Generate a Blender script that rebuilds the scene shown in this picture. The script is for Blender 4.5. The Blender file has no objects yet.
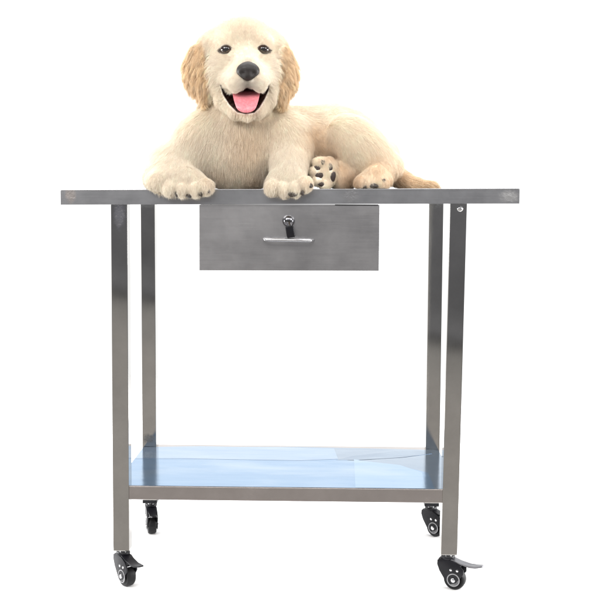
import bpy, bmesh, math, random
import numpy as np
from mathutils import Vector, Matrix, kdtree
random.seed(7); rng = np.random.default_rng(7)
sc = bpy.context.scene
col = sc.collection

# ------------------------------------------------------------------ camera
FOC, CX, CY = 1011.4632, 297.5, 299.5            # focal length in photo pixels, principal point
YAW, PITCH, ROLL = -0.0213, 0.0842, 0.0052
CAM = Vector((0.067, -2.2331, 0.8468))
FW = Vector((math.sin(YAW)*math.cos(PITCH), math.cos(YAW)*math.cos(PITCH), -math.sin(PITCH)))
_r = Vector((math.cos(YAW), -math.sin(YAW), 0)); _u = _r.cross(FW)
RT = math.cos(ROLL)*_r + math.sin(ROLL)*_u
UP = -math.sin(ROLL)*_r + math.cos(ROLL)*_u
cd = bpy.data.cameras.new('camera'); cam = bpy.data.objects.new('camera', cd); col.objects.link(cam)
cam.matrix_world = Matrix(((RT.x, UP.x, -FW.x, CAM.x), (RT.y, UP.y, -FW.y, CAM.y), (RT.z, UP.z, -FW.z, CAM.z), (0, 0, 0, 1)))
cd.sensor_fit = 'HORIZONTAL'; cd.sensor_width = 36; cd.lens = 36*FOC/595.0
cd.clip_end = 500; cd.clip_start = 0.05
sc.camera = cam

def at(px, py, Y):
    """world point seen at photo pixel (px, py) in the upright plane y = Y"""
    d = FW + RT*((px-CX)/FOC) - UP*((py-CY)/FOC)
    return CAM + d*((Y-CAM.y)/d.y)

# ------------------------------------------------------------------ studio surroundings (world), lamps, exposure
W = bpy.data.worlds.new("World"); sc.world = W; W.use_nodes = True
nt = W.node_tree; nt.nodes.clear()
def N(nt, t, **k):
    n = nt.nodes.new(t)
    for a, b in k.items(): setattr(n, a, b)
    return n
tc = N(nt, 'ShaderNodeTexCoord'); sep = N(nt, 'ShaderNodeSeparateXYZ'); nt.links.new(tc.outputs['Generated'], sep.inputs[0])
def ramp(nt, src, stops, interp='LINEAR'):
    r = N(nt, 'ShaderNodeValToRGB'); r.color_ramp.interpolation = interp
    e = r.color_ramp.elements
    while len(e) < len(stops): e.new(0.5)
    for el, (p, c) in zip(e, stops):
        el.position = p; el.color = (*c, 1) if len(c) == 3 else c
    if src is not None: nt.links.new(src, r.inputs[0])
    return r
def maprange(nt, src, a, b, c=0.0, d=1.0):
    m = N(nt, 'ShaderNodeMapRange'); m.inputs[1].default_value = a; m.inputs[2].default_value = b
    m.inputs[3].default_value = c; m.inputs[4].default_value = d; nt.links.new(src, m.inputs[0]); return m.outputs[0]
# front half of the room: dark grey wall above, warm grey floor below
zx = N(nt, 'ShaderNodeMath', operation='MULTIPLY_ADD'); nt.links.new(sep.outputs[0], zx.inputs[0]); zx.inputs[1].default_value = 0.143; nt.links.new(sep.outputs[2], zx.inputs[2])
zr = ramp(nt, maprange(nt, zx.outputs[0], -0.5, 0.5), [(0.0, (0.60, 0.565, 0.53)), (0.33, (0.53, 0.50, 0.475)), (0.386, (0.44, 0.425, 0.41)), (0.390, (0.10, 0.10, 0.10)), (0.398, (0.11, 0.11, 0.115)), (0.403, (0.30, 0.30, 0.32)), (0.412, (0.25, 0.25, 0.26)), (0.43, (0.19, 0.19, 0.20)), (0.62, (0.27, 0.27, 0.29)), (1.0, (0.6, 0.6, 0.6))])
mx = N(nt, 'ShaderNodeMix', data_type='RGBA')
nt.links.new(maprange(nt, sep.outputs[1], 0.05, 0.25), mx.inputs[0]); nt.links.new(zr.outputs[0], mx.inputs[6]); 
bk = ramp(nt, sep.outputs[1], [(0.0, (0.75, 0.75, 0.75)), (0.60, (0.85, 0.85, 0.85)), (0.80, (1.38, 1.38, 1.38)), (1.0, (1.38, 1.38, 1.38))]); nt.links.new(bk.outputs[0], mx.inputs[7])   # lit white backdrop
bg = N(nt, 'ShaderNodeBackground'); bg.inputs[1].default_value = 1.0; nt.links.new(mx.outputs[2], bg.inputs[0])
wo = N(nt, 'ShaderNodeOutputWorld'); nt.links.new(bg.outputs[0], wo.inputs[0])

def area(name, loc, target, size, sizey, power, colr=(1, 1, 1)):
    l = bpy.data.lights.new(name, 'AREA'); l.shape = 'RECTANGLE'; l.size = size; l.size_y = sizey; l.energy = power; l.color = colr
    o = bpy.data.objects.new(name, l); col.objects.link(o); o.location = loc
    o.rotation_euler = (Vector(target)-Vector(loc)).to_track_quat('-Z', 'Y').to_euler()
    return o
area('softbox_key', (-1.6, -2.4, 2.6), (0, 0.1, 1.0), 1.4, 1.4, 56, (1, 0.975, 0.94))
area('softbox_fill', (2.2, -2.0, 2.2), (0, 0.1, 0.9), 1.4, 1.4, 38, (1, 0.975, 0.94))
area('softbox_front', (0.2, -2.9, 2.7), (0.05, 0, 1.0), 1.8, 1.0, 30, (1, 0.975, 0.94))
area('softbox_top', (0, 0.9, 3.2), (0, 0.3, 0), 3.0, 3.0, 100)
area('floor_strip', (-2.4, 0.3, 0.75), (0, 0.1, 0), 2.0, 0.6, 75)
area('floor_strip', (2.4, 0.3, 0.75), (0, 0.1, 0), 2.0, 0.6, 75)

sc.view_settings.view_transform = 'Standard'; sc.view_settings.look = 'None'
sc.view_settings.exposure = 0; sc.view_settings.gamma = 1
sc.render.engine = 'CYCLES'
sc.cycles.max_bounces = 8; sc.cycles.diffuse_bounces = 4; sc.cycles.glossy_bounces = 5
try: bpy.context.scene.cycles_curves.shape = 'RIBBONS'
except Exception: pass

# ------------------------------------------------------------------ dimensions
XL, XR, LW, D = -0.3948, 0.3853, 0.035, 0.4175
ZT, TT, ZS, TS, ZL = 0.9014, 0.0329, 0.2323, 0.0316, 0.0813
YF, YB = -0.020, 0.4375

# ------------------------------------------------------------------ helpers
def tag(o, label=None, cat=None, group=None, kind=None):
    if label: o['label'] = label
    if cat: o['category'] = cat
    if group: o['group'] = group
    if kind: o['kind'] = kind
    return o
def empty(name, loc):
    o = bpy.data.objects.new(name, None); col.objects.link(o); o.location = loc; o.empty_display_size = 0.05; return o
def link(name, me, mat=None, parent=None, smooth=True):
    if mat: me.materials.append(mat)
    o = bpy.data.objects.new(name, me); col.objects.link(o)
    if smooth:
        for p in me.polygons: p.use_smooth = True
    if parent:
        o.parent = parent; o.matrix_parent_inverse = parent_world(parent).inverted()
    return o
def parent_world(o):
    m = o.matrix_basis.copy()
    while o.parent:
        m = o.parent.matrix_basis @ o.matrix_parent_inverse @ m if False else (o.parent.matrix_basis @ (o.matrix_parent_inverse @ m))
        o = o.parent
    return m
def obj(name, bm, mat, parent=None, smooth=False, auto=None):
    me = bpy.data.meshes.new(name); bmesh.ops.recalc_face_normals(bm, faces=bm.faces[:]); bm.to_mesh(me); bm.free()
    o = link(name, me, mat, parent, smooth or auto is not None)
    if auto is not None: me.set_sharp_from_angle(angle=math.radians(auto))
    return o
def box(bm, x0, x1, y0, y1, z0, z1, bev=0.0, seg=2):
    r = bmesh.ops.create_cube(bm, size=1.0)['verts']
    for v in r: v.co = Vector((x0+(v.co.x+.5)*(x1-x0), y0+(v.co.y+.5)*(y1-y0), z0+(v.co.z+.5)*(z1-z0)))
    if bev:
        es = set(e for v in r for e in v.link_edges)
        bmesh.ops.bevel(bm, geom=list(es), offset=bev, segments=seg, profile=0.5, affect='EDGES')
def cyl(bm, p, q, r0, r1=None, seg=24, caps=True):
    p, q = Vector(p), Vector(q); r1 = r0 if r1 is None else r1
    m = Matrix.Translation((p+q)/2) @ (q-p).to_track_quat('Z', 'Y').to_matrix().to_4x4()
    bmesh.ops.create_cone(bm, cap_ends=caps, segments=seg, radius1=r0, radius2=r1, depth=(q-p).length, matrix=m)
def lathe(bm, prof, M, seg=32):
    """profile [(r, h)] turned round local Z, then moved by M"""
    rings = []
    for r, h in prof:
        rings.append([bm.verts.new(M @ Vector((r*math.cos(2*math.pi*i/seg), r*math.sin(2*math.pi*i/seg), h))) for i in range(seg)])
    for a, b in zip(rings, rings[1:]):
        for i in range(seg): bm.faces.new((a[i], a[(i+1) % seg], b[(i+1) % seg], b[i]))
    bm.faces.new(rings[0][::-1]); bm.faces.new(rings[-1])
def prism(bm, poly, y0, y1, M=Matrix.Identity(4), bev=0.0):
    a = [bm.verts.new(M @ Vector((x, y0, z))) for x, z in poly]; b = [bm.verts.new(M @ Vector((x, y1, z))) for x, z in poly]
    n = len(a); fs = [bm.faces.new(a), bm.faces.new(b[::-1])]
    for i in range(n): bm.faces.new((a[i], b[i], b[(i+1) % n], a[(i+1) % n]))
    if bev:
        es = set(e for f in fs for e in f.edges)
        bmesh.ops.bevel(bm, geom=list(es), offset=bev, segments=2, profile=0.5, affect='EDGES')
def tube(bm, pts, r, seg=12):
    pts = [Vector(p) for p in pts]; rings = []
    for i, p in enumerate(pts):
        t = (pts[min(i+1, len(pts)-1)]-pts[max(i-1, 0)]).normalized()
        q = t.to_track_quat('Z', 'Y')
        rings.append([bm.verts.new(p + q @ Vector((r*math.cos(2*math.pi*k/seg), r*math.sin(2*math.pi*k/seg), 0))) for k in range(seg)])
    for a, b in zip(rings, rings[1:]):
        for i in range(seg): bm.faces.new((a[i], a[(i+1) % seg], b[(i+1) % seg], b[i]))
    bm.faces.new(rings[0][::-1]); bm.faces.new(rings[-1])

# ------------------------------------------------------------------ materials
def newmat(name):
    m = bpy.data.materials.new(name); m.use_nodes = True; nt = m.node_tree
    return m, nt, nt.nodes['Principled BSDF']
def mapping(nt, scale, coord='Object', rot=(0, 0, 0)):
    t = N(nt, 'ShaderNodeTexCoord'); m = N(nt, 'ShaderNodeMapping'); m.inputs['Scale'].default_value = scale; m.inputs['Rotation'].default_value = rot
    nt.links.new(t.outputs[coord], m.inputs[0]); return m.outputs[0]
def noise(nt, vec, scale, detail=4, rough=0.55):
    n = N(nt, 'ShaderNodeTexNoise'); n.inputs['Scale'].default_value = scale; n.inputs['Detail'].default_value = detail; n.inputs['Roughness'].default_value = rough
    nt.links.new(vec, n.inputs['Vector']); return n.outputs[0]
def steel(name, base, rough, brush=(1, 1, 60), wav=0.15, patches=()):
    """stainless steel with a brushed grain, faint waviness, smudges and ground-down weld patches"""
    m, nt, p = newmat(name); L = nt.links.new
    p.inputs['Metallic'].default_value = 1.0
    g = noise(nt, mapping(nt, brush), 22, 3)
    s = noise(nt, mapping(nt, (1, 1, 1)), 9, 6, 0.65)
    cr = ramp(nt, s, [(0.3, tuple(c*0.88 for c in base)), (0.7, tuple(c*1.09 for c in base))])
    out = cr.outputs[0]
    rr = N(nt, 'ShaderNodeMath', operation='MULTIPLY_ADD'); L(g, rr.inputs[0]); rr.inputs[1].default_value = rough*0.3; rr.inputs[2].default_value = rough*0.75
    rs = N(nt, 'ShaderNodeMath', operation='MULTIPLY_ADD'); L(s, rs.inputs[0]); rs.inputs[1].default_value = rough*0.5; L(rr.outputs[0], rs.inputs[2])
    rough_out = rs.outputs[0]
    b1 = N(nt, 'ShaderNodeBump'); b1.inputs['Strength'].default_value = 0.02; b1.inputs['Distance'].default_value = 0.001; L(g, b1.inputs['Height'])
    w = noise(nt, mapping(nt, (1, 1, 1)), 5.0, 2, 0.4)
    b2 = N(nt, 'ShaderNodeBump'); b2.inputs['Strength'].default_value = wav; b2.inputs['Distance'].default_value = 0.004; L(w, b2.inputs['Height']); L(b1.outputs[0], b2.inputs['Normal'])
    nrm = b2.outputs[0]
    for (c, r, colr, ro) in patches:
        t = N(nt, 'ShaderNodeTexCoord'); d = N(nt, 'ShaderNodeVectorMath', operation='SUBTRACT'); L(t.outputs['Object'], d.inputs[0]); d.inputs[1].default_value = c
        q = N(nt, 'ShaderNodeVectorMath', operation='DIVIDE'); L(d.outputs[0], q.inputs[0]); q.inputs[1].default_value = r
        ln = N(nt, 'ShaderNodeVectorMath', operation='LENGTH'); L(q.outputs[0], ln.inputs[0])
        nn = noise(nt, mapping(nt, (1, 1, 1)), 110, 3, 0.6)
        ad = N(nt, 'ShaderNodeMath', operation='MULTIPLY_ADD'); L(nn, ad.inputs[0]); ad.inputs[1].default_value = 1.1; L(ln.outputs['Value'], ad.inputs[2])
        mk = maprange(nt, ad.outputs[0], 1.1, 1.7, 0.9, 0.0)
        mm = N(nt, 'ShaderNodeMix', data_type='RGBA'); L(mk, mm.inputs[0]); L(out, mm.inputs[6]); mm.inputs[7].default_value = (*colr, 1); out = mm.outputs[2]
        mr = N(nt, 'ShaderNodeMix', data_type='FLOAT'); L(mk, mr.inputs[0]); L(rough_out, mr.inputs[2]); mr.inputs[3].default_value = ro; rough_out = mr.outputs[0]
        b3 = N(nt, 'ShaderNodeBump'); b3.inputs['Distance'].default_value = 0.0008; L(mk, b3.inputs['Strength']); L(nn, b3.inputs['Height']); L(nrm, b3.inputs['Normal']); nrm = b3.outputs[0]
    L(out, p.inputs['Base Color']); L(rough_out, p.inputs['Roughness']); L(nrm, p.inputs['Normal'])
    return m
M_top = steel('steel_tabletop', (0.37, 0.375, 0.39), 0.30, (0.6, 8, 60), 0.10,
              [((-0.478, YF, ZT-0.016), (0.012, 0.02, 0.016), (0.50, 0.46, 0.44), 0.35), ((0.478, YF, ZT-0.014), (0.022, 0.02, 0.014), (0.56, 0.56, 0.56), 0.35),
               ((0.135, YF, ZT-0.012), (0.02, 0.02, 0.02), (0.42, 0.42, 0.43), 0.32)])
M_leg = steel('steel_leg', (0.47, 0.46, 0.44), 0.05, (60, 60, 0.8), 0.07,
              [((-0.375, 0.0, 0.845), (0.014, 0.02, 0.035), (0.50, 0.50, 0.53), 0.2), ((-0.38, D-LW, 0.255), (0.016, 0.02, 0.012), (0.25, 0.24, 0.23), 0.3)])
M_shelf = steel('steel_shelf', (0.50, 0.465, 0.45), 0.22, (0.6, 8, 60), 0.10)
M_drawer = steel('steel_drawer', (0.50, 0.495, 0.50), 0.28, (0.8, 8, 40), 0.12)
M_chrome = steel('polished_steel', (0.80, 0.80, 0.81), 0.10, (1, 1, 1), 0.02)
def plain(name, c, rough, spec=0.5, coat=0.0, bump=0.0, sc_=80):
    m, nt, p = newmat(name); n = noise(nt, mapping(nt, (1, 1, 1)), sc_, 4)
    r = ramp(nt, n, [(0.3, tuple(x*0.85 for x in c)), (0.7, tuple(min(1, x*1.12) for x in c))]); nt.links.new(r.outputs[0], p.inputs['Base Color'])
    p.inputs['Roughness'].default_value = rough; p.inputs['Specular IOR Level'].default_value = spec; p.inputs['Coat Weight'].default_value = coat
    if bump:
        b = N(nt, 'ShaderNodeBump'); b.inputs['Strength'].default_value = bump; b.inputs['Distance'].default_value = 0.001; nt.links.new(n, b.inputs['Height']); nt.links.new(b.outputs[0], p.inputs['Normal'])
    return m
M_black = plain('black_plastic', (0.008, 0.008, 0.011), 0.36, 0.3)
M_rubber = plain('black_rubber', (0.006, 0.006, 0.007), 0.5, 0.3)
M_dark = plain('dark_gap', (0.01, 0.01, 0.01), 0.8)
M_floor, ntf, pf = newmat('white_floor')
nf = noise(ntf, mapping(ntf, (1, 1, 1)), 3, 3); rf = ramp(ntf, nf, [(0.3, (0.93, 0.93, 0.93)), (0.7, (0.95, 0.95, 0.95))]); ntf.links.new(rf.outputs[0], pf.inputs['Base Color'])
pf.inputs['Roughness'].default_value = 0.9; pf.inputs['Specular IOR Level'].default_value = 0.1

# protective film on the lower shelf: pale blue glossy plastic over steel in overlapping strips, shelf reflections painted into their blues
M_film, ntm, pm = newmat('blue_film'); L = ntm.links.new
at_c = N(ntm, 'ShaderNodeAttribute', attribute_name='col'); n1 = noise(ntm, mapping(ntm, (1.2, 6, 1)), 5, 5, 0.6)
mxf = N(ntm, 'ShaderNodeMix', data_type='RGBA', blend_type='MULTIPLY'); mxf.inputs[0].default_value = 1
rf2 = ramp(ntm, n1, [(0.35, (0.93, 0.95, 0.97)), (0.65, (1.06, 1.04, 1.02))]); L(at_c.outputs[0], mxf.inputs[6]); L(rf2.outputs[0], mxf.inputs[7])
hz = noise(ntm, mapping(ntm, (1, 2.2, 1)), 4.2, 4, 0.5); mh = N(ntm, 'ShaderNodeMix', data_type='RGBA'); L(maprange(ntm, hz, 0.48, 0.72, 0.0, 0.6), mh.inputs[0]); L(mxf.outputs[2], mh.inputs[6]); mh.inputs[7].default_value = (0.45, 0.56, 0.67, 1)
L(mh.outputs[2], pm.inputs['Base Color'])
pm.inputs['Metallic'].default_value = 0.85; pm.inputs['Roughness'].default_value = 0.14
bf = N(ntm, 'ShaderNodeBump'); bf.inputs['Strength'].default_value = 0.12; bf.inputs['Distance'].default_value = 0.003; L(noise(ntm, mapping(ntm, (1, 4, 1)), 7, 3), bf.inputs['Height']); L(bf.outputs[0], pm.inputs['Normal'])

# ------------------------------------------------------------------ ground
bm = bmesh.new(); box(bm, -3.2, 3.2, -0.15, 3.0, -0.02, 0.0)
tag(obj('floor', bm, M_floor), kind='structure')

# ------------------------------------------------------------------ table
table = tag(empty('grooming_table', (0, D/2, 0)), 'stainless steel grooming table on casters with drawer and lower shelf', 'table')
# tabletop: folded tray, hollow underneath, its right end sits a little higher
bm = bmesh.new()
box(bm, -0.5, 0.5, YF, YB, ZT-0.003, ZT, 0.0012)
for b in ((-0.5, 0.5, YF+0.0003, YF+0.002, ZT-TT, ZT-0.0028), (-0.5, 0.5, YB-0.002, YB-0.0003, ZT-0.0175, ZT-0.0028), (-0.4997, -0.498, YF+0.002, YB-0.002, ZT-0.019, ZT-0.0028), (0.498, 0.4997, YF+0.002, YB-0.002, ZT-0.019, ZT-0.0028),
          (-0.498, 0.498, YF+0.002, YF+0.016, ZT-TT+0.0004, ZT-TT+0.0016), (-0.498, 0.498, YB-0.016, YB-0.002, ZT-0.0172, ZT-0.016)):
    box(bm, *b)
box(bm, -0.43, 0.43, 0.10, 0.14, ZT-0.02, ZT-0.0032); box(bm, -0.43, 0.43, 0.28, 0.32, ZT-0.02, ZT-0.0032)
for v in bm.verts: v.co.z += v.co.x*0.0074
top = obj('tabletop', bm, M_top, table)
# legs
def leg(x0, y0, zt, dxt, dxb):
    bm = bmesh.new(); box(bm, x0-0.0008, x0+LW+0.0008, y0, y0+LW, ZL, zt, 0.0013, 2)
    for v in bm.verts:
        t = (v.co.z-ZL)/(zt-ZL); v.co.x += dxt*t + dxb*(1-t)
    o = obj('leg', bm, M_leg, table)
    return o
zu = ZT-TT+0.014
leg(XL, 0.0, zu, 0.0015, -0.001); leg(XR-LW, 0.0, zu, 0.004, -0.0031)
leg(XL, D-LW, zu, 0.0, 0.0); leg(XR-LW, D-LW, zu, -0.001, 0.0)
for x0 in (XL, XR-LW):                       # added black covers hiding the white floor reflection at the rear leg ends
    bm = bmesh.new(); box(bm, x0-0.0016, x0+LW+0.0016, D-LW-0.0008, D+0.0008, ZL-0.0002, ZL+0.009, 0.001); obj('reflection_cover', bm, M_black, table)
# bolt head at the top of the right front leg
bm = bmesh.new(); c = at(460, 208.8, 0)
lathe(bm, [(0.0062, 0.0), (0.0062, 0.0012), (0.0048, 0.0028), (0.002, 0.0036)], Matrix.Translation((c.x, 0.0, c.z)) @ Matrix.Rotation(math.radians(90), 4, 'X'), 24)
obj('bolt', bm, M_chrome, table, auto=40)
# lower shelf
bm = bmesh.new()
S0, S1, F0 = XL+0.0015, XR-0.0015, 0.003
box(bm, S0, S1, F0, D-0.001, ZS-0.002, ZS, 0.0006)
e = 0.0318
box(bm, XL+LW-0.001, XR-LW+0.001, F0+0.0004, F0+0.002, ZS-TS, ZS-0.0018, 0.0004)
box(bm, XL+LW-0.001, XR-LW+0.001, F0+0.002, F0+0.02, ZS-TS, ZS-TS+0.0015)
box(bm, XL+LW-0.001, XR-LW+0.001, D-0.003, D-0.0014, ZS-TS, ZS-0.0018, 0.0004)
box(bm, S0+0.0004, S0+0.002, LW-0.001, D-LW+0.001, ZS-TS, ZS-0.0018, 0.0004); box(bm, S1-0.002, S1-0.0004, LW-0.001, D-LW+0.001, ZS-TS, ZS-0.0018, 0.0004)
shelf = obj('lower_shelf', bm, M_shelf, table)
# film: gridded sheet following slight wrinkles, strip colours also paint in the shelf's blue reflections
def zpt(px, py): # photo pixel -> shelf plane
    d = FW + RT*((px-CX)/FOC) - UP*((py-CY)/FOC); t = (ZS-CAM.z)/d.z; return CAM + d*t
def film(name, outline, colr, dz, wr=0.0006):
    pts = [zpt(*p) for p in outline]
    xs = [p.x for p in pts]; ys = [p.y for p in pts]
    bm = bmesh.new(); vs = [bm.verts.new((min(max(p.x, S0+0.001), S1-0.001), min(max(p.y, F0+0.001), D-0.0016), ZS+dz)) for p in pts]
    f = bm.faces.new(vs); bmesh.ops.triangulate(bm, faces=[f])
    for _ in range(4): bmesh.ops.subdivide_edges(bm, edges=[e for e in bm.edges if e.calc_length() > 0.02], cuts=1, use_grid_fill=True)
    for v in bm.verts: v.co.z += wr*(math.sin(v.co.x*37+v.co.y*61)+math.sin(v.co.y*130+v.co.x*11))*0.5
    r = bmesh.ops.extrude_face_region(bm, geom=bm.faces[:])
    for g in r['geom']:
        if isinstance(g, bmesh.types.BMVert): g.co.z -= 0.0002
    me_ly = bm.loops.layers.float_color.new('col')
    for fc in bm.faces:
        for l in fc.loops: l[me_ly] = (*colr, 1)
    return obj(name, bm, M_film, shelf, auto=35)
film('protective_film', [(105, 492), (142, 447), (300, 447), (439.5, 450.3), (445, 456), (462, 492)], (0.28, 0.365, 0.47), 0.0006, 0.0001)
film('protective_film', [(105, 492), (128, 458), (180, 457.5), (250, 459), (300, 459.5), (333, 459), (368, 463), (400, 466.5), (428, 473), (436, 492)], (0.25, 0.40, 0.595), 0.0009, 0.0001)
film('protective_film', [(120, 462), (142, 447.6), (200, 446.6), (334, 449), (338, 459.5), (300, 461), (180, 459), (127, 459)], (0.335, 0.46, 0.635), 0.0012, 0.0001)
film('protective_film', [(356, 492), (354, 459.8), (368, 462), (400, 465.5), (422, 473), (427, 492)], (0.32, 0.475, 0.66), 0.0012, 0.0001)
film('protective_film', [(336, 460.5), (352, 456.5), (395, 451.6), (430, 450.9), (432, 454), (400, 458), (356, 460.5)], (0.225, 0.31, 0.42), 0.0011, 0.0)

# casters
def caster(cx, cy, ang, pedal_mat, lean=0.0):
    Mt = Matrix.Translation((cx, cy, 0)) @ Matrix.Rotation(math.radians(ang), 4, 'Z')
    R_ = 0.0245; wx = 0.017
    body = bmesh.new()
    fork = [(-0.021, 0.066), (-0.0215, 0.056), (-0.016, 0.042), (0.003, 0.013), (0.010, 0.0135), (wx+0.006, 0.018), (0.040, 0.040), (0.040, 0.050), (0.030, 0.060), (0.014, 0.0685), (-0.015, 0.0695)]
    for s in (-1, 1): prism(body, fork, s*0.0125-0.0015, s*0.0125+0.0015, Mt, 0.0006)
    deck = [(-0.0205, 0.060), (-0.0195, 0.0685), (0.016, 0.0675), (0.032, 0.0585), (0.031, 0.053), (0.012, 0.0585)]
    prism(body, deck, -0.0112, 0.0112, Mt, 0.0008)
    lathe(body, [(0.015, 0.0692), (0.016, 0.0705), (0.016, 0.0745), (0.0145, 0.0765)], Mt)
    cs = obj('caster', body, M_black, table, auto=40)
    st = bmesh.new(); lathe(st, [(0.0085, 0.0763), (0.0085, 0.0795), (0.012, 0.0797), (0.012, ZL+0.0012), (0.005, ZL+0.002)], Mt, 24); obj('stem', st, M_chrome, cs, auto=40)
    wl = bmesh.new(); Mw = Mt @ Matrix.Translation((wx, 0, R_)) @ Matrix.Rotation(math.radians(90), 4, 'X')
    lathe(wl, [(0.006, -0.0095), (0.016, -0.0085), (0.0185, -0.0105), (0.022, -0.0105), (R_-0.0003, -0.0075), (R_, -0.003), (R_, 0.003), (R_-0.0003, 0.0075), (0.022, 0.0105), (0.0185, 0.0105), (0.016, 0.0085), (0.006, 0.0095)], Mw, 40)
    obj('wheel', wl, M_rubber, cs, auto=50)
    rg = bmesh.new()
    for s in (-1, 1):
        h = s*0.0142
        lathe(rg, [(0.0128, h-0.0004), (0.0128, h+0.0005), (0.0150, h+0.0005), (0.0150, h-0.0004)], Mw, 36)
    rg2 = rg; obj('hub_ring', rg2, M_grey, cs, auto=40)
    ax = bmesh.new(); lathe(ax, [(0.0025, -0.0185), (0.0048, -0.0172), (0.0052, -0.014), (0.0052, 0.014), (0.0048, 0.0172), (0.0025, 0.0185)], Mw, 16)
    obj('axle_bolt', ax, M_chrome, cs, auto=40)
    rv = bmesh.new()
    for xx in (0.011, 0.026):
        lathe(rv, [(0.001, -0.0165), (0.0028, -0.0158), (0.0032, -0.0138), (0.0032, 0.0138), (0.0028, 0.0158), (0.001, 0.0165)], Mt @ Matrix.Translation((xx, 0, 0.0475)) @ Matrix.Rotation(math.radians(90), 4, 'X'), 14)
    obj('rivet', rv, M_chrome, cs, auto=40)
    pd = bmesh.new()
    prof = [(0.006, 0.0690), (0.012, 0.0705), (0.030, 0.0645), (0.052, 0.0605), (0.066, 0.0612), (0.080, 0.0640), (0.0815, 0.0610), (0.066, 0.0572), (0.052, 0.0562), (0.030, 0.0620), (0.012, 0.0680)]
    prism(pd, prof, -0.0115, 0.0115, Mt, 0.0005)
    for v in pd.verts:                                        # rounded toe end
        q = Mt.inverted() @ v.co
        if q.x > 0.075: q.y *= 0.55
        elif q.x > 0.045: q.y *= 0.86
        v.co = Mt @ q
    obj('brake_pedal', pd, pedal_mat, cs, auto=40)
    return cs
M_grey = plain('grey_hub_ring', (0.27, 0.27, 0.28), 0.35)
M_pedal = steel('zinc_plated_pedal', (0.23, 0.23, 0.245), 0.3, (1, 1, 1), 0.1)
caster(XL+LW/2, LW/2, -50, M_black); caster(XR-LW/2-0.003, LW/2, -24, M_pedal)
caster(XL+LW/2, D-LW/2, -74, M_black); caster(XR-LW/2, D-LW/2, -40, M_black)

# drawer
YD = YF+0.006
a = at(199.2, 204.5, YD); b = at(378.8, 271.2, YD)
dx0, dx1, dz1, dz0 = a.x, b.x, a.z, b.z
bm = bmesh.new()
box(bm, dx0, dx1, YD, YD+0.002, dz0, dz1, 0.0007)
for bb in ((dx0+0.0005, dx0+0.0017, YD+0.002, 0.36, dz0+0.001, dz1-0.001), (dx1-0.0017, dx1-0.0005, YD+0.002, 0.36, dz0+0.001, dz1-0.001), (dx0+0.0017, dx1-0.0017, YD+0.002, 0.36, dz0+0.001, dz0+0.0022), (dx0+0.0017, dx1-0.0017, 0.358, 0.36, dz0+0.0022, dz1-0.001)):
    box(bm, *bb)
# folded lip along the top edge of the drawer front
lipx = at(335, 204, YD).x
box(bm, dx0+0.003, lipx, YD-0.0012, YD+0.001, dz1+0.0002, dz1+0.0014, 0.0004)
for v in bm.verts: v.co.z += (v.co.x-0.5*(dx0+dx1))*0.004
drawer = obj('drawer', bm, M_drawer, table)
bm = bmesh.new()
box(bm, lipx, dx1-0.003, YD-0.0035, YD+0.0002, dz1+0.0004, dz1+0.0020)
obj('drawer_gap', bm, M_dark, drawer)
for px in (203, 211):
    bm = bmesh.new(); c = at(px, 204.0, YD); cyl(bm, (c.x, YD-0.002, c.z), (c.x, YD+0.001, c.z), 0.0014, seg=10); obj('rivet', bm, M_dark, drawer)
# handle
M_pull = steel('satin_chrome', (0.62, 0.62, 0.64), 0.18, (1, 1, 1), 0.08)
hl, hr = at(263.5, 239.6, YD-0.02), at(313, 240.6, YD-0.02)
bm = bmesh.new(); pts = []
for t in np.linspace(0, 1, 8): pts.append((hl.x+0.006*(1-math.cos(t*math.pi/2))*1, YD+0.001-(0.021)*math.sin(t*math.pi/2), hl.z))
for t in np.linspace(0, 1, 8): pts.append((hr.x-0.006*math.cos(t*math.pi/2)*0-0.006*(1-math.sin(math.pi/2*(1-t))) if False else hr.x-0.006*math.cos(t*math.pi/2), YD+0.001-0.021*math.cos(t*math.pi/2), hr.z))
tube(bm, pts, 0.0037, 14); obj('handle', bm, M_pull, drawer, smooth=True)
# lock
M_lock = steel('dark_chrome', (0.26, 0.26, 0.28), 0.14, (1, 1, 1), 0.05)
c = at(288.5, 220.8, YD-0.01); Ml = Matrix.Translation((c.x, YD, c.z)) @ Matrix.Rotation(math.radians(90), 4, 'X')
bm = bmesh.new(); lathe(bm, [(0.0135, 0.0), (0.0135, 0.0015), (0.0115, 0.004), (0.0112, 0.009), (0.009, 0.0125), (0.004, 0.0142), (0.001, 0.0145)], Ml, 40)
obj('lock', bm, M_lock, drawer, auto=50)
bm = bmesh.new(); box(bm, c.x-0.0085, c.x+0.0085, YD-0.0150, YD-0.009, c.z-0.0016, c.z+0.0012, 0.0005); obj('keyhole', bm, M_dark, drawer)
# key: blade in the lock, black plastic head hanging down in front of the drawer
kroot = tag(empty('key', (c.x, YD-0.015, c.z)), 'small black headed key hanging from the chrome drawer lock', 'key')
bm = bmesh.new(); cyl(bm, (c.x+0.001, YD-0.0135, c.z-0.004), (c.x+0.003, YD-0.019, c.z-0.013), 0.0042, 0.0055, 20)
obj('collar', bm, M_lock, kroot, auto=40)
bm = bmesh.new(); k0 = Vector((c.x+0.004, YD-0.021, c.z-0.023))
box(bm, k0.x-0.009, k0.x+0.009, k0.y-0.003, k0.y+0.003, k0.z-0.0135, k0.z+0.0125, 0.0024, 3)
for v in bm.verts:
    dxy = v.co-k0; an = math.radians(10); v.co = k0+Vector((dxy.x*math.cos(an)-dxy.z*math.sin(an), dxy.y-dxy.z*0.15, dxy.x*math.sin(an)+dxy.z*math.cos(an)))
obj('key_head', bm, M_black, kroot, auto=40)

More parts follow.
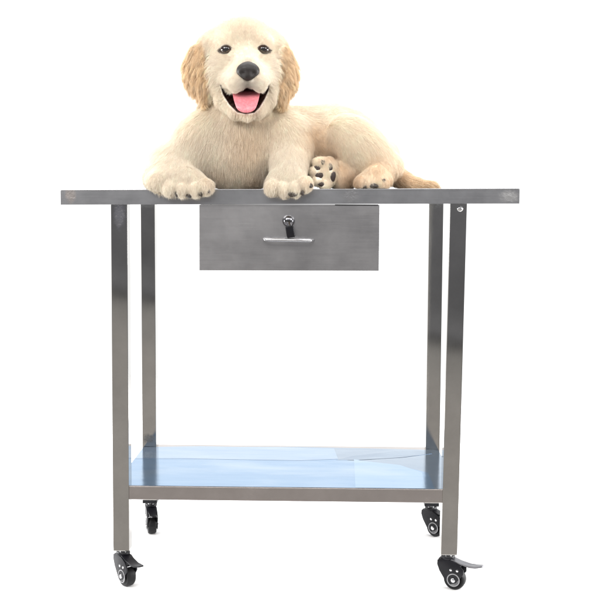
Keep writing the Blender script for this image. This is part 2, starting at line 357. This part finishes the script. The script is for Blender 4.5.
# ------------------------------------------------------------------ puppy
PX = 0.00226                       # one photo pixel at the dog's distance, in metres
def Wd(u, v, w): return np.array(at(u, v, 0.05+w*PX))
lo = np.array([-0.36, -0.115, ZT-0.045]); hi = np.array([0.40, 0.27, ZT+0.41])
VX = 0.0023
nx, ny, nz = [int(math.ceil(t)) for t in (hi-lo)/VX]
ax_ = [lo[i]+VX*np.arange(n) for i, n in enumerate((nx, ny, nz))]
F = np.full((nx, ny, nz), 0.2, np.float32)
def sub(c, ext):
    s = []
    for i, n in enumerate((nx, ny, nz)):
        a = max(0, int((c[i]-ext[i]-lo[i])/VX)); b = min(n, int((c[i]+ext[i]-lo[i])/VX)+2); s.append(slice(a, max(b, a+1)))
    return tuple(s)
def grid(s): return np.meshgrid(ax_[0][s[0]], ax_[1][s[1]], ax_[2][s[2]], indexing='ij')
def ell_d(X, Y, Z, c, r, rot):
    dx, dy, dz = X-c[0], Y-c[1], Z-c[2]
    a = math.radians(rot); ca, sa = math.cos(a), math.sin(a)    # rot: clockwise in the picture
    x2 = dx*ca-dz*sa; z2 = dx*sa+dz*ca
    k0 = np.sqrt((x2/r[0])**2+(dy/r[1])**2+(z2/r[2])**2); k1 = np.sqrt((x2/r[0]**2)**2+(dy/r[1]**2)**2+(z2/r[2]**2)**2)+1e-9
    return k0*(k0-1)/k1
def cap_d(X, Y, Z, a, b, ra, rb):
    ab = b-a; t = np.clip(((X-a[0])*ab[0]+(Y-a[1])*ab[1]+(Z-a[2])*ab[2])/(ab@ab), 0, 1)
    return np.sqrt((X-a[0]-t*ab[0])**2+(Y-a[1]-t*ab[1])**2+(Z-a[2]-t*ab[2])**2)-(ra+(rb-ra)*t)
def add(dfun, s, k):
    k = k*PX; g = grid(s); d = dfun(*g); a = F[s]
    h = np.maximum(k-np.abs(a-d), 0)/k; F[s] = np.minimum(a, d)-h*h*k*0.25
def carve(dfun, s, k):
    k = k*PX; g = grid(s); d = -dfun(*g); a = F[s]
    h = np.maximum(k-np.abs(a-d), 0)/k; F[s] = np.maximum(a, d)+h*h*k*0.25
def E(u, v, w, rx, rz, ry, rot=0, k=10, op=add):
    c = Wd(u, v, w); r = np.array([rx, ry, rz])*PX; m = max(rx, rz)*PX+(k+6)*PX
    op(lambda X, Y, Z: ell_d(X, Y, Z, c, r, rot), sub(c, (m, ry*PX+(k+6)*PX, m)), k)
def C(p, q, r0, r1, k=8):
    a, b = Wd(*p), Wd(*q); m = max(r0, r1)*PX+(k+6)*PX
    add(lambda X, Y, Z: cap_d(X, Y, Z, a, b, r0*PX, r1*PX), sub((a+b)/2, np.abs(a-b)/2+m), k)

_fw, _rt, _up, _cam = (np.array(t) for t in (FW, RT, UP, CAM))
def uvw(P):
    d = P-_cam; z = d@_fw
    return np.stack([CX+FOC*(d@_rt)/z, CY-FOC*(d@_up)/z, (P[:, 1]-0.05)/PX], 1)
# trunk, neck, chest
C((262, 146, 40), (330, 144, 54), 40, 37, 10)
E(243, 118, 24, 44, 28, 30, k=14)
E(236, 153, 17, 50, 36, 28, k=14); E(240, 128, 10, 26, 20, 22, k=14)
E(338, 147, 50, 46, 40, 36, k=14)
E(378, 162, 34, 20, 24, 26, rot=25, k=14)
# near side shoulder and forearm of the left front leg in the picture
E(196, 144, 12, 23, 32, 26, rot=30, k=14)
E(174, 169, 8, 26, 24, 26, rot=25, k=16)
C((168, 176, 0), (186, 181, -20), 17, 14, 8)
E(164, 178, -14, 18, 14, 15, k=14); E(160, 181, -33, 12, 9, 10, k=12)
# right front leg
E(288, 142, 8, 23, 28, 24, k=14)
C((291, 152, 0), (288, 176, -20), 20, 17, 6)
# thigh, hind leg, far hind foot, tail
E(362, 150, 8, 41, 25, 23, rot=47, k=12)
C((388, 166, 8), (376, 178, -12), 14, 11, 5)
E(343, 175, 5, 17, 15, 13, k=5)
E(326, 173, -6, 11.5, 15.5, 8, rot=8, k=2.5)
C((396, 176, 24), (413, 184, 12), 10, 6.0, 8); C((413, 184, 12), (431, 186, 6), 5.5, 4.0, 4)
# skull, brow, cheeks
E(243, 54, 18, 40, 34, 36, k=10)
E(243, 40, 4, 26, 20, 24, k=10)
E(224, 76, 2, 19, 22, 20, k=10); E(268, 76, 2, 15, 21, 20, k=10)
E(244, 90, 8, 33, 21, 22, k=10)
E(228, 42, -11, 10, 7, 9, k=7); E(262, 42, -11, 10, 7, 9, k=7)
C((245, 52, -8), (248, 66, -32), 11, 9.5, 9)
E(248, 74, -20, 19, 12, 20, k=8)
# open mouth
E(247, 101, -10, 24, 13, 17, k=8)
# upper lips, jaw rim
lipset = []
def CL(p, q, r0, r1, k): C(p, q, r0, r1, k); lipset.append((Wd(*p), Wd(*q), r0*PX, r1*PX))
CL((248, 76, -27), (238.5, 82.5, -33), 8.6, 9.2, 7); CL((248, 76, -27), (257.5, 82.5, -33), 8.6, 9.2, 6)
CL((238.5, 82, -33), (226, 79.5, -17), 8.6, 6.2, 5); CL((257.5, 82, -33), (268, 79.5, -17), 8.6, 5.6, 5)
CL((217, 83, -6), (222.5, 101, -13), 4.2, 4.0, 4); CL((222.5, 100, -13), (235, 112.5, -22), 4.0, 3.6, 4); CL((235, 112.5, -22), (247, 114.6, -27), 3.6, 3.4, 4)
CL((247, 114.6, -27), (259, 112, -22), 3.4, 3.6, 4); CL((259, 112, -22), (269, 99, -13), 3.6, 3.8, 4); CL((269.5, 100, -13), (273, 82, -6), 3.8, 4.0, 4)
E(247, 108, -8, 21, 8, 17, k=8)
# ears
E(207, 50, 10, 11, 16, 9, rot=25, k=12); E(197, 68, 1, 12, 24, 6, rot=6, k=3); E(204, 88, -1, 8, 14, 5, rot=-12, k=5)
E(278, 50, 12, 10, 16, 9, rot=-25, k=12); E(287, 70, 1, 9.5, 23, 6, rot=-6, k=3); E(282, 92, -1, 6.5, 14, 5, rot=8, k=5)
# the open mouth: a deep hollow between the upper lips and the jaw
MP = [(220.5, 83), (223.6, 88.6), (228, 92.6), (233, 94.2), (238.5, 93), (243.5, 89.6), (248, 87), (252.5, 89.4), (256.8, 92.6), (261, 93.4), (264.8, 91), (267.2, 87), (268.8, 83), (268.0, 90), (264.2, 98.5), (259.2, 107), (254, 112.2), (246, 113.4), (237.5, 111.8), (230, 104.5), (223.6, 94.5)]
def poly_sd(u, v):
    d = np.full(u.shape, 1e9); ins_ = np.zeros(u.shape, bool); n = len(MP)
    for i in range(n):
        (ax, ay), (bx, by) = MP[i], MP[(i+1) % n]; ex, ey = bx-ax, by-ay
        t = np.clip(((u-ax)*ex+(v-ay)*ey)/(ex*ex+ey*ey), 0, 1); d = np.minimum(d, np.hypot(u-ax-t*ex, v-ay-t*ey))
        c_ = ((ay > v) != (by > v)) & (u < (bx-ax)*(v-ay)/(by-ay+1e-12)+ax); ins_ ^= c_
    return np.where(ins_, -d, d)
def mouth_d(X, Y, Z):
    q = uvw(np.stack([X.ravel(), Y.ravel(), Z.ravel()], 1)); d2 = poly_sd(q[:, 0], q[:, 1])
    back = q[:, 2]-(4-0.02*(q[:, 0]-247)**2)
    return (np.maximum(d2, back)*PX).reshape(X.shape)
carve(mouth_d, sub(Wd(247, 98, -25), np.array([34, 38, 26])*PX), 1.2)
# paws: palm first, then single toes
E(186, 183, -26, 22, 11, 15, k=8)
for u, v in ((170, 187.5), (182, 189.5), (194.5, 189.5), (205, 186.5)): E(u, v, -37.5, 7.0, 7.2, 9, k=3.8)
E(287, 183, -26, 20, 11, 14, k=7)
for u, v in ((273, 187), (284, 189.5), (295.5, 189), (305.5, 184)): E(u, v, -37.5, 6.7, 7.2, 9, k=3.8)
E(374, 180, -14, 17, 9, 12, k=5)
for u, v in ((361, 183), (371, 184), (382, 183)): E(u, v, -23, 6.3, 6.5, 7, k=3.5)
for u, v in ((319, 162), (315, 171), (317, 180), (325, 185)): E(u, v, -11, 5.2, 4.8, 5, k=3.5)
# table plane: nothing sinks into the tabletop
s = (slice(0, nx), slice(0, ny), slice(0, nz)); X, Y, Z = grid(s)
tb = np.maximum(Z-(ZT+X*0.0074+0.0015), (YF-0.0015)-Y); F[:] = np.maximum(F, -tb)
del X, Y, Z, tb

# surface nets: one continuous mesh from the field
def surface_nets(F):
    ins = F < 0
    cells = np.zeros(tuple(n-1 for n in F.shape), np.int8)
    for i in (0, 1):
        for j in (0, 1):
            for k in (0, 1): cells += ins[i:F.shape[0]-1+i, j:F.shape[1]-1+j, k:F.shape[2]-1+k]
    act = (cells > 0) & (cells < 8); idx = np.full(act.shape, -1, np.int64); A = np.argwhere(act); idx[act] = np.arange(len(A))
    P = np.zeros((len(A), 3)); Cn = np.zeros(len(A)); cor = [(i, j, k) for i in (0, 1) for j in (0, 1) for k in (0, 1)]
    for a in range(8):
        for b in range(a+1, 8):
            ca, cb = np.array(cor[a]), np.array(cor[b])
            if np.abs(ca-cb).sum() != 1: continue
            fa = F[tuple((A+ca).T)]; fb = F[tuple((A+cb).T)]; m = (fa < 0) != (fb < 0)
            t = np.where(m, fa/(fa-fb+1e-12), 0)[:, None]; P += np.where(m[:, None], ca+t*(cb-ca), 0); Cn += m
    V = lo+VX*(A+P/Cn[:, None]); Q = []
    for axis in range(3):
        o1, o2 = [(1, 2), (2, 0), (0, 1)][axis]
        sl0 = [slice(None)]*3; sl1 = [slice(None)]*3; sl0[axis] = slice(0, -1); sl1[axis] = slice(1, None)
        a = ins[tuple(sl0)]; b = ins[tuple(sl1)]; E_ = np.argwhere(a != b)
        E_ = E_[(E_[:, o1] > 0) & (E_[:, o2] > 0) & (E_[:, o1] < F.shape[o1]-1) & (E_[:, o2] < F.shape[o2]-1)]
        u1 = np.zeros(3, int); u1[o1] = 1; u2 = np.zeros(3, int); u2[o2] = 1
        q = np.stack([idx[tuple((E_-u1-u2).T)], idx[tuple((E_-u2).T)], idx[tuple(E_.T)], idx[tuple((E_-u1).T)]], 1)
        fl = a[tuple(E_.T)]; q[~fl] = q[~fl][:, ::-1]; Q.append(q)
    return V, np.concatenate(Q)
V, Q = surface_nets(F)
# light smoothing
nbr = np.concatenate([Q[:, [0, 1]], Q[:, [1, 2]], Q[:, [2, 3]], Q[:, [3, 0]]])
def lap(V, it, lam):
    for _ in range(it):
        S = np.zeros_like(V); c = np.zeros(len(V))
        for a, b in ((0, 1), (1, 0)): np.add.at(S, nbr[:, a], V[nbr[:, b]]); np.add.at(c, nbr[:, a], 1)
        V = V+lam*(S/np.maximum(c, 1)[:, None]-V)
    return V
V = lap(V, 2, 0.5)
def vnormals(V, Q):
    n = np.cross(V[Q[:, 2]]-V[Q[:, 0]], V[Q[:, 3]]-V[Q[:, 1]]); A = np.zeros_like(V)
    for k in range(4): np.add.at(A, Q[:, k], n)
    return A/np.maximum(np.linalg.norm(A, axis=1), 1e-12)[:, None]
VN = vnormals(V, Q)
U = uvw(V)
# which vertices line the open mouth
MD = poly_sd(U[:, 0], U[:, 1])
mouth = np.clip((0.9-MD)/0.6, 0, 1)*(U[:, 2] < 6)
# coat colour, fur length and lie as smooth fields over the body
CREAM = np.array([0.94, 0.84, 0.71]); PALE = np.array([0.91, 0.85, 0.76]); TAN = np.array([0.82, 0.65, 0.46]); GOLD = np.array([0.88, 0.71, 0.50]); CREASE_SHADE = np.array([0.40, 0.24, 0.12])
cfield = [  # u, v, radius, colour, strength
    (248, 84, 22, PALE, 1.0), (240, 55, 28, PALE, 0.7), (243, 28, 22, CREAM, 1), 
    (245, 146, 20, TAN, 0.25), (236, 132, 14, TAN, 0.12), (425, 186, 16, GOLD*0.93, 2.2), (398, 182, 9, TAN, 1.1), (318, 140, 14, TAN, 0.5), (328, 150, 9, TAN, 0.5), (378, 166, 10, TAN, 0.35), (350, 181, 9, TAN, 0.9), (331, 153, 4.5, CREASE_SHADE, 0.9), (351, 181, 6, CREASE_SHADE, 0.8), (342, 166, 5, TAN, 0.6), (322, 148, 6, TAN, 0.6), (312, 132, 6, TAN, 0.7), (308, 180, 6, TAN, 0.2), (215, 175, 9, TAN, 0.15), (256, 182, 9, TAN, 0.3),  # coat tints; dark spots and crease tans also paint in thigh-crease shade
    (180, 170, 30, PALE, 0.7), (288, 170, 26, PALE, 0.8), (225, 140, 26, PALE, 0.5), (345, 130, 34, CREAM, 0.8), (200, 110, 18, CREAM, 0.8), (330, 110, 20, PALE, 0.5)]
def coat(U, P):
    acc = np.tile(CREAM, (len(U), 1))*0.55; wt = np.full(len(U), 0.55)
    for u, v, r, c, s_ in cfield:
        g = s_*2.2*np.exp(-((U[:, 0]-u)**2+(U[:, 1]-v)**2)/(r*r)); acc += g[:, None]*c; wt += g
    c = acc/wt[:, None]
    u, v = U[:, 0], U[:, 1]                     # ears: gold, pale at the root, brightest along the outer edge
    el = np.clip((np.interp(v, [30, 50, 80, 108], [201, 208, 212, 211])-u)/4, 0, 1)*(v < 104)*(u > 176); er = np.clip((u-np.interp(v, [30, 50, 80, 110], [286, 280, 275.5, 275]))/4, 0, 1)*(v < 108)*(u < 301)*(U[:, 2] < 14)
    e_ = np.maximum(el*np.clip((U[:, 2]+30)/5, 0, 1), er)*np.clip((v-30)/18, 0, 1)*np.where(U[:, 2] > 30, 0, 1)
    c = c*(1-e_[:, None])+e_[:, None]*(GOLD*(1+0.07*np.sin(u*0.9+v*0.13)[:, None])*0.93+0.03)
    n = (np.sin(P[:, 0]*61+P[:, 2]*43)+np.sin(P[:, 2]*97-P[:, 1]*51+P[:, 0]*23)+np.sin(P[:, 1]*131+P[:, 0]*89))/3
    c = c*(1+0.018*n)[:, None]
    return c
lfield = [(245, 60, 32, 3.6), (248, 84, 20, 2.2), (248, 100, 18, 2.2), (248, 114, 12, 2.5), (230, 108, 10, 3), (266, 108, 10, 3), (243, 26, 20, 4.5), (194, 68, 13, 13), (289, 72, 11, 13), (202, 95, 10, 13), (284, 98, 8, 12), (243, 132, 35, 11.5), (200, 120, 18, 12), (211, 88, 8, 7), (278, 90, 7, 7), (235, 165, 30, 8), (180, 150, 25, 8), (160, 175, 16, 7), (190, 190, 20, 5.0), (288, 190, 18, 5.0), (288, 155, 20, 6),
          (330, 115, 30, 7), (370, 130, 26, 7), (355, 155, 25, 6), (372, 184, 16, 4.2), (323, 174, 12, 3.2), (345, 178, 10, 3), (395, 175, 12, 7), (422, 185, 14, 10), (226, 49, 8, 1.3), (263, 49, 8, 1.3), (248, 74, 12, 1.4)]
dfield = [(248, 60, 14, (0, -1, .9)), (225, 62, 16, (-1, -.1, .9)), (270, 62, 14, (1, -.1, .9)), (225, 88, 14, (-1, .6, .6)), (270, 88, 12, (1, .6, .6)), (248, 112, 14, (0, 1, .5)), (243, 28, 22, (0, -.6, 1)),
          (194, 60, 16, (-.25, 1, 0)), (200, 92, 12, (0, 1, 0)), (288, 62, 14, (.25, 1, 0)), (283, 96, 10, (-.1, 1, 0)), (205, 125, 22, (-.5, 1, .1)), (245, 135, 24, (.05, 1, 0)), (285, 125, 16, (.5, 1, .2)),
          (175, 150, 24, (-.35, 1, 0)), (160, 178, 14, (-.2, 1, 0)), (190, 182, 18, (.15, 1, -.6)), (288, 160, 22, (-.1, 1, -.3)), (235, 165, 22, (0, 1, 0)), (330, 112, 28, (1, .25, .2)), (370, 128, 22, (.8, .8, .2)), (352, 155, 24, (.5, .8, 0)), (375, 180, 15, (-.3, .8, -.5)),
          (395, 165, 12, (.5, 1, 0)), (420, 185, 16, (1, .12, -.1)), (324, 174, 13, (0, .8, -.2))]
def flen(U):
    a = np.full(len(U), 6.5*0.15); w = np.full(len(U), 0.15)
    for u, v, r, l in lfield:
        g = np.exp(-((U[:, 0]-u)**2+(U[:, 1]-v)**2)/(r*r))*(14/r if r < 14 else 1.0); a += g*l; w += g
    return a/w
def fdir(U):
    a = np.tile(np.array([0.3, 0.8, 0.1])*0.05, (len(U), 1))
    for u, v, r, d in dfield: a += np.exp(-((U[:, 0]-u)**2+(U[:, 1]-v)**2)/(r*r))[:, None]*np.array(d, float)
    w = np.stack([a[:, 0], a[:, 2], -a[:, 1]], 1)
    return w/np.maximum(np.linalg.norm(w, axis=1), 1e-9)[:, None]

# front surface lookup, to seat eyes, nose, claws and pads on the skin
def front(u, v, wmin=-70, wmax=60):
    for w in np.arange(wmin, wmax, 0.25):
        p = Wd(u, v, w); i = np.round((p-lo)/VX).astype(int)
        if (i < 0).any() or i[0] >= nx or i[1] >= ny or i[2] >= nz: continue
        if F[tuple(i)] < 0: return w
    return 0.0

def dark_muzzle(U):     # darker tone under the nose and along the dark lips
    u, v = U[:, 0]-248, U[:, 1]
    a = np.exp(-(u/7.0)**2)*np.clip((v-76)/5, 0, 1)*(v < 90)*0.5
    b = np.clip(1.1-poly_sd(U[:, 0], v)/1.2, 0, 1)*np.where(v > 103, 0.25, 0.8)
    return np.maximum(a, b)*(U[:, 2] < -4)
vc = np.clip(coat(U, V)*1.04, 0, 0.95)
gum = np.clip((MD+3.2)/2.0, 0, 1)[:, None]*(U[:, 1] > 90)[:, None]
vc = vc*(1-mouth[:, None])+(np.array([0.07, 0.030, 0.025])*(1-gum)+np.array([0.20, 0.13, 0.105])*gum)*(0.8+0.35*np.sin(U[:, 0]*0.9+U[:, 1]*1.2))[:, None]*mouth[:, None]
EYES = [(226.2, 49.2), (263.2, 49.2)]
def almond(U, eu, ev):      # dark rim of the eyelids, outer corners a little lower
    o = -1 if eu < 240 else 1; du = (U[:, 0]-eu)-o*0.7; dv = U[:, 1]-ev-0.16*o*du
    return np.clip((5.2*(1-(du/7.6)**2)-np.abs(dv))/0.9, 0, 1)
for (eu, ev) in EYES:
    g = almond(U, eu, ev)*(U[:, 2] < 5)
    vc = vc*(1-g[:, None])+np.array([0.05, 0.03, 0.022])*g[:, None]
# dark rim of the lips
lr = dark_muzzle(U)
vc = vc*(1-0.75*lr[:, None])+np.array([0.06, 0.04, 0.035])*0.75*lr[:, None]

me = bpy.data.meshes.new('puppy'); me.from_pydata(V.tolist(), [], Q.tolist()); me.update()
ca = me.color_attributes.new('col', 'FLOAT_COLOR', 'POINT'); ca.data.foreach_set('color', np.concatenate([vc, np.ones((len(V), 1))], 1).astype(np.float32).ravel())
M_skin, nts, ps = newmat('puppy_undercoat')
an = N(nts, 'ShaderNodeAttribute', attribute_name='col'); nts.links.new(an.outputs[0], ps.inputs['Base Color']); ps.inputs['Roughness'].default_value = 0.75; ps.inputs['Specular IOR Level'].default_value = 0.15
bs = N(nts, 'ShaderNodeBump'); bs.inputs['Strength'].default_value = 0.3; bs.inputs['Distance'].default_value = 0.001; nts.links.new(noise(nts, mapping(nts, (1, 1, 1)), 300, 3), bs.inputs['Height']); nts.links.new(bs.outputs[0], ps.inputs['Normal'])
puppy = link('puppy', me, M_skin)
tag(puppy, 'cream golden puppy lying on the steel tabletop with its tongue out', 'dog')

# fur
NF = 520000
tri = np.concatenate([Q[:, [0, 1, 2]], Q[:, [0, 2, 3]]])
ta = 0.5*np.linalg.norm(np.cross(V[tri[:, 1]]-V[tri[:, 0]], V[tri[:, 2]]-V[tri[:, 0]]), axis=1)
tc_ = V[tri].mean(1); tU = uvw(tc_); tn = VN[tri].mean(1)
head = np.exp(-((tU[:, 0]-246)**2+(tU[:, 1]-66)**2)/(48**2))
wt = ta*(1+2.2*head)*np.where(tn[:, 1] > 0.45, 0.45, 1.0)*(tc_[:, 2] > ZT+0.0035)*1.0 + ta*(tc_[:, 1] < YF-0.001)*(tc_[:, 2] <= ZT+0.0035)
wt *= (1-0.999*(mouth[tri].max(1) > 0.15))
for (eu, ev) in EYES: wt *= ~((((tU[:, 0]-eu)/6.3)**2+((tU[:, 1]-ev)/4.7)**2 < 1) & (tU[:, 2] < 5))
wt *= ~((((tU[:, 0]-248)/10.5)**2+((tU[:, 1]-70.5)/8.2)**2 < 1) & (tU[:, 2] < -30))
PADS = [(317.3, 168.5, 3.4, 2.8), (318.8, 176, 3.8, 3.8), (321.5, 184, 4.2, 2.8), (322.5, 162.2, 3.0, 2.2), (330.4, 167.5, 2.6, 4.4), (332.4, 176.5, 2.9, 5.6)]
for (pu, pv, ra, rb) in PADS: wt *= ~((((tU[:, 0]-pu)/(ra-.8))**2+((tU[:, 1]-pv)/(rb-.8))**2 < 1) & (tU[:, 2] < 4))
pick = rng.choice(len(tri), NF, p=wt/wt.sum())
r1, r2 = np.sqrt(rng.random(NF)), rng.random(NF)
bc = np.stack([1-r1, r1*(1-r2), r1*r2], 1)
root = (V[tri[pick]]*bc[:, :, None]).sum(1); nor = (VN[tri[pick]]*bc[:, :, None]).sum(1); nor /= np.linalg.norm(nor, axis=1)[:, None]
rU = uvw(root); Ln = flen(rU)*PX*0.78
# clumps
NC = 9000
cid = rng.choice(NF, NC, replace=False); kd = kdtree.KDTree(NC)
for i, c_ in enumerate(cid): kd.insert(root[c_], i)
kd.balance()
near = np.fromiter((kd.find(p)[1] for p in root.tolist()), int, NF); cl = cid[near]
cjit = rng.normal(0, 1, (NC, 3))[near]; clen = rng.uniform(0.9, 1.08, NC)[near]; ccol = rng.normal(0, 1, NC)[near]
def tips(rt, nm, u, L_, jit, amt):
    d = fdir(u); t = d-(d*nm).sum(1)[:, None]*nm; t /= np.maximum(np.linalg.norm(t, axis=1), 0.25)[:, None]
    lift = (0.42-0.16*np.exp(-((u[:, 0]-246)**2+(u[:, 1]-60)**2)/(36**2)))[:, None]
    a = nm*lift+t*0.95+jit*amt; a /= np.linalg.norm(a, axis=1)[:, None]
    return a, t
_x, _v = rU[:, 0], rU[:, 1]
ear = (((_x < 212) & (_v < 106) | (_x > 276) & (_x < 301) & (_v < 106)) & (rU[:, 2] < 16))*np.clip((_v-42)/22, 0, 1)
a, t = tips(root, nor, rU, Ln, 0.12*rng.normal(0, 1, (NF, 3))+(0.05+0.17*ear)[:, None]*cjit, 1.0)
Lr = Ln*clen*rng.uniform(0.7, 1.15, NF)
isc = root[cl]-root                                   # towards the clump centre
K = 5; pts = np.zeros((NF, K, 3))
for k in range(K):
    s_ = k/(K-1)
    p = root+a*(Lr*s_)[:, None]+(t*0.25-nor*0.22)*(Lr*s_*s_)[:, None]
    p += isc*((0.14+0.35*ear)*s_**1.3)[:, None]
    p[:, 2] -= Lr*0.12*s_*s_
    pts[:, k] = p
# hairs rest on the tabletop instead of passing through it
zt_ = ZT+pts[:, :, 0]*0.0074+0.0008; over = (pts[:, :, 1] > YF-0.0005) & (pts[:, :, 2] < zt_); pts[:, :, 2] = np.where(over, zt_, pts[:, :, 2])
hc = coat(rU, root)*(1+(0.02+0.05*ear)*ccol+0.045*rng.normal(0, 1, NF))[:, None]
hc = np.clip(hc, 0.02, 0.93)
lipdark = dark_muzzle(rU)
for (eu, ev) in EYES: lipdark = np.maximum(lipdark, almond(rU, eu, ev)*(rU[:, 2] < 5))
hc = hc*(1-0.8*lipdark[:, None])+0.8*lipdark[:, None]*np.array([0.09, 0.06, 0.05])
fur = bpy.data.hair_curves.new('coat'); fur.add_curves([K]*NF)
fur.attributes['position'].data.foreach_set('vector', pts.astype(np.float32).ravel())
ra_ = fur.attributes.get('radius') or fur.attributes.new('radius', 'FLOAT', 'POINT')
rad = np.array([1.0, 0.95, 0.8, 0.55, 0.12])[None, :]*np.clip(0.00011+Ln*0.009, 0.00013, 0.00024)[:, None]
ra_.data.foreach_set('value', rad.astype(np.float32).ravel())
fc_ = fur.attributes.new('col', 'FLOAT_COLOR', 'CURVE'); fc_.data.foreach_set('color', np.concatenate([hc, np.ones((NF, 1))], 1).astype(np.float32).ravel())
M_fur, nth, ph = newmat('puppy_fur'); ah = N(nth, 'ShaderNodeAttribute', attribute_name='col'); nth.links.new(ah.outputs[0], ph.inputs['Base Color'])
ph.inputs['Roughness'].default_value = 0.55; ph.inputs['Specular IOR Level'].default_value = 0.25
tr = N(nth, 'ShaderNodeBsdfTranslucent'); nth.links.new(ah.outputs[0], tr.inputs[0]); ms = N(nth, 'ShaderNodeMixShader'); ms.inputs[0].default_value = 0.42
nth.links.new(ph.outputs[0], ms.inputs[1]); nth.links.new(tr.outputs[0], ms.inputs[2]); nth.links.new(ms.outputs[0], nth.nodes['Material Output'].inputs[0])
fur.materials.append(M_fur)
fo = bpy.data.objects.new('coat', fur); col.objects.link(fo); fo.parent = puppy; fo['kind'] = 'stuff'

# eyes, nose, tongue, claws, pads
def blob(bm, c, r, rot=None, seg=28, shape=None):
    s0 = len(bm.verts)
    vs = bmesh.ops.create_uvsphere(bm, u_segments=seg, v_segments=seg//2, radius=1.0)['verts']
    for v in vs:
        q = v.co.copy()
        if shape: q = shape(q)
        q = Vector((q.x*r[0], q.y*r[1], q.z*r[2]))
        if rot: q = rot @ q
        v.co = Vector(c)+q
M_eye, nte, pe = newmat('eye'); pe.inputs['Roughness'].default_value = 0.06; pe.inputs['Coat Weight'].default_value = 1.0
te = mapping(nte, (1, 1, 1), 'Generated'); dd = N(nte, 'ShaderNodeVectorMath', operation='DISTANCE'); nte.links.new(te, dd.inputs[0]); dd.inputs[1].default_value = (0.5, 0.0, 0.5)
re_ = ramp(nte, dd.outputs['Value'], [(0.0, (0.004, 0.003, 0.003)), (0.26, (0.004, 0.003, 0.003)), (0.31, (0.028, 0.012, 0.007)), (0.44, (0.018, 0.008, 0.005)), (0.5, (0.01, 0.006, 0.005))]); nte.links.new(re_.outputs[0], pe.inputs['Base Color'])
for eu, ev in EYES:
    w = front(eu, ev); bm = bmesh.new(); blob(bm, Wd(eu, ev, w+2.4), (5.8*PX, 4.9*PX, 4.7*PX)); obj('eye', bm, M_eye, puppy, smooth=True)
M_nose = plain('nose_leather', (0.020, 0.015, 0.014), 0.42, 0.45, 0.08, 0.9, 700)
w = front(248, 71)
def nshape(q):
    x, y, z = q
    z2 = z*(1.0-0.12*abs(x)) ; x2 = x*(1.0+0.06*z) if z > 0 else x*(1.0+0.10*z)
    return Vector((x2, y, z2))
bm = bmesh.new(); wn = w+1.0
blob(bm, Wd(248, 71.2, wn), (11.0*PX, 7.5*PX, 9.2*PX), None, 36, nshape)
for v in bm.verts:   # nostrils and the groove between them
    q = np.array(v.co); uu = uvw(q[None])[0]
    for su in (-1, 1):
        d2 = ((uu[0]-(248+su*4.6))/2.6)**2+((uu[1]-72.6)/2.4)**2
        if uu[2] < wn: v.co.y += 3.4*PX*math.exp(-d2)
    if uu[2] < wn and uu[1] > 70: v.co.y += 1.4*PX*math.exp(-((uu[0]-248)/0.9)**2)
obj('nose', bm, M_nose, puppy, smooth=True)
M_tong, ntt, pt = newmat('tongue'); nt2 = noise(ntt, mapping(ntt, (1, 1, 1)), 260, 4)
rt2 = ramp(ntt, nt2, [(0.3, (0.72, 0.20, 0.24)), (0.7, (0.86, 0.32, 0.36))]); ntt.links.new(rt2.outputs[0], pt.inputs['Base Color']); pt.inputs['Roughness'].default_value = 0.32
pt.inputs['Subsurface Weight'].default_value = 0.15; pt.inputs['Subsurface Radius'].default_value = (0.01, 0.004, 0.003)
bt = N(ntt, 'ShaderNodeBump'); bt.inputs['Strength'].default_value = 0.35; bt.inputs['Distance'].default_value = 0.001; ntt.links.new(nt2, bt.inputs['Height']); ntt.links.new(bt.outputs[0], pt.inputs['Normal'])
# tongue: a cupped tapering slab from deep in the mouth down over the lower lip
bm = bmesh.new(); rows = []
prof = [(90, -12, 13.4), (91, -19, 13.8), (93, -26, 13.9), (97, -31, 13.4), (102, -34.5, 12.2), (107, -36.6, 10.6), (110.4, -37, 9.0), (112.6, -36, 5.6)]
for (v_, w_, hw) in prof:
    ring = []
    for i in range(24):
        an_ = 2*math.pi*i/24; x_ = math.cos(an_)*hw; th = math.sin(an_)*2.4
        cup = 1.6*(abs(x_)/hw)**2
        ring.append(bm.verts.new(Wd(246.2+x_, v_-cup*0.6+th*0.45, w_-cup*0.2-th*0.9 + 0.9*math.exp(-(x_/1.2)**2)*(th > 0))))
    rows.append(ring)
for r_a, r_b in zip(rows, rows[1:]):
    for i in range(24): bm.faces.new((r_a[i], r_a[(i+1) % 24], r_b[(i+1) % 24], r_b[i]))
bm.faces.new(rows[0][::-1]); bm.faces.new(rows[-1])
tg = obj('tongue', bm, M_tong, puppy, smooth=True); sb = tg.modifiers.new('sub', 'SUBSURF'); sb.levels = 1; sb.render_levels = 2
M_claw = plain('claw', (0.05, 0.038, 0.03), 0.4)
M_pad = plain('pad_leather', (0.055, 0.040, 0.036), 0.6, 0.4, 0, 0.6, 500)
def claw(u, v, rx, rz, mat, name):
    w = front(u, v-1.5)-(0.4 if name == 'claw' else 0); bm = bmesh.new(); blob(bm, Wd(u, v, w+0.9), (rx*PX, 2.6*PX, rz*PX), None, 20, lambda q: q*(1+0.13*math.sin(3.3*q.x+u)+0.13*math.sin(3.1*q.z+v))); obj(name, bm, mat, puppy, smooth=True)
for u, v, rx, rz in ((176.5, 194, 2.0, 2.8), (189, 195.5, 4.2, 2.6), (200.5, 193.5, 2.2, 2.8), (209, 191, 1.6, 2.4), (293, 194.5, 4.5, 2.5), (302, 192, 2.3, 3.0), (311, 185.5, 2.0, 2.4), (364.5, 187.5, 1.8, 2.0), (374, 185.5, 4.2, 2.4), (383.5, 181, 2.4, 2.0)):
    claw(u, v, rx, rz, M_claw, 'claw')
for u, v, rx, rz in PADS: claw(u, v, rx, rz, M_pad, 'paw_pad')
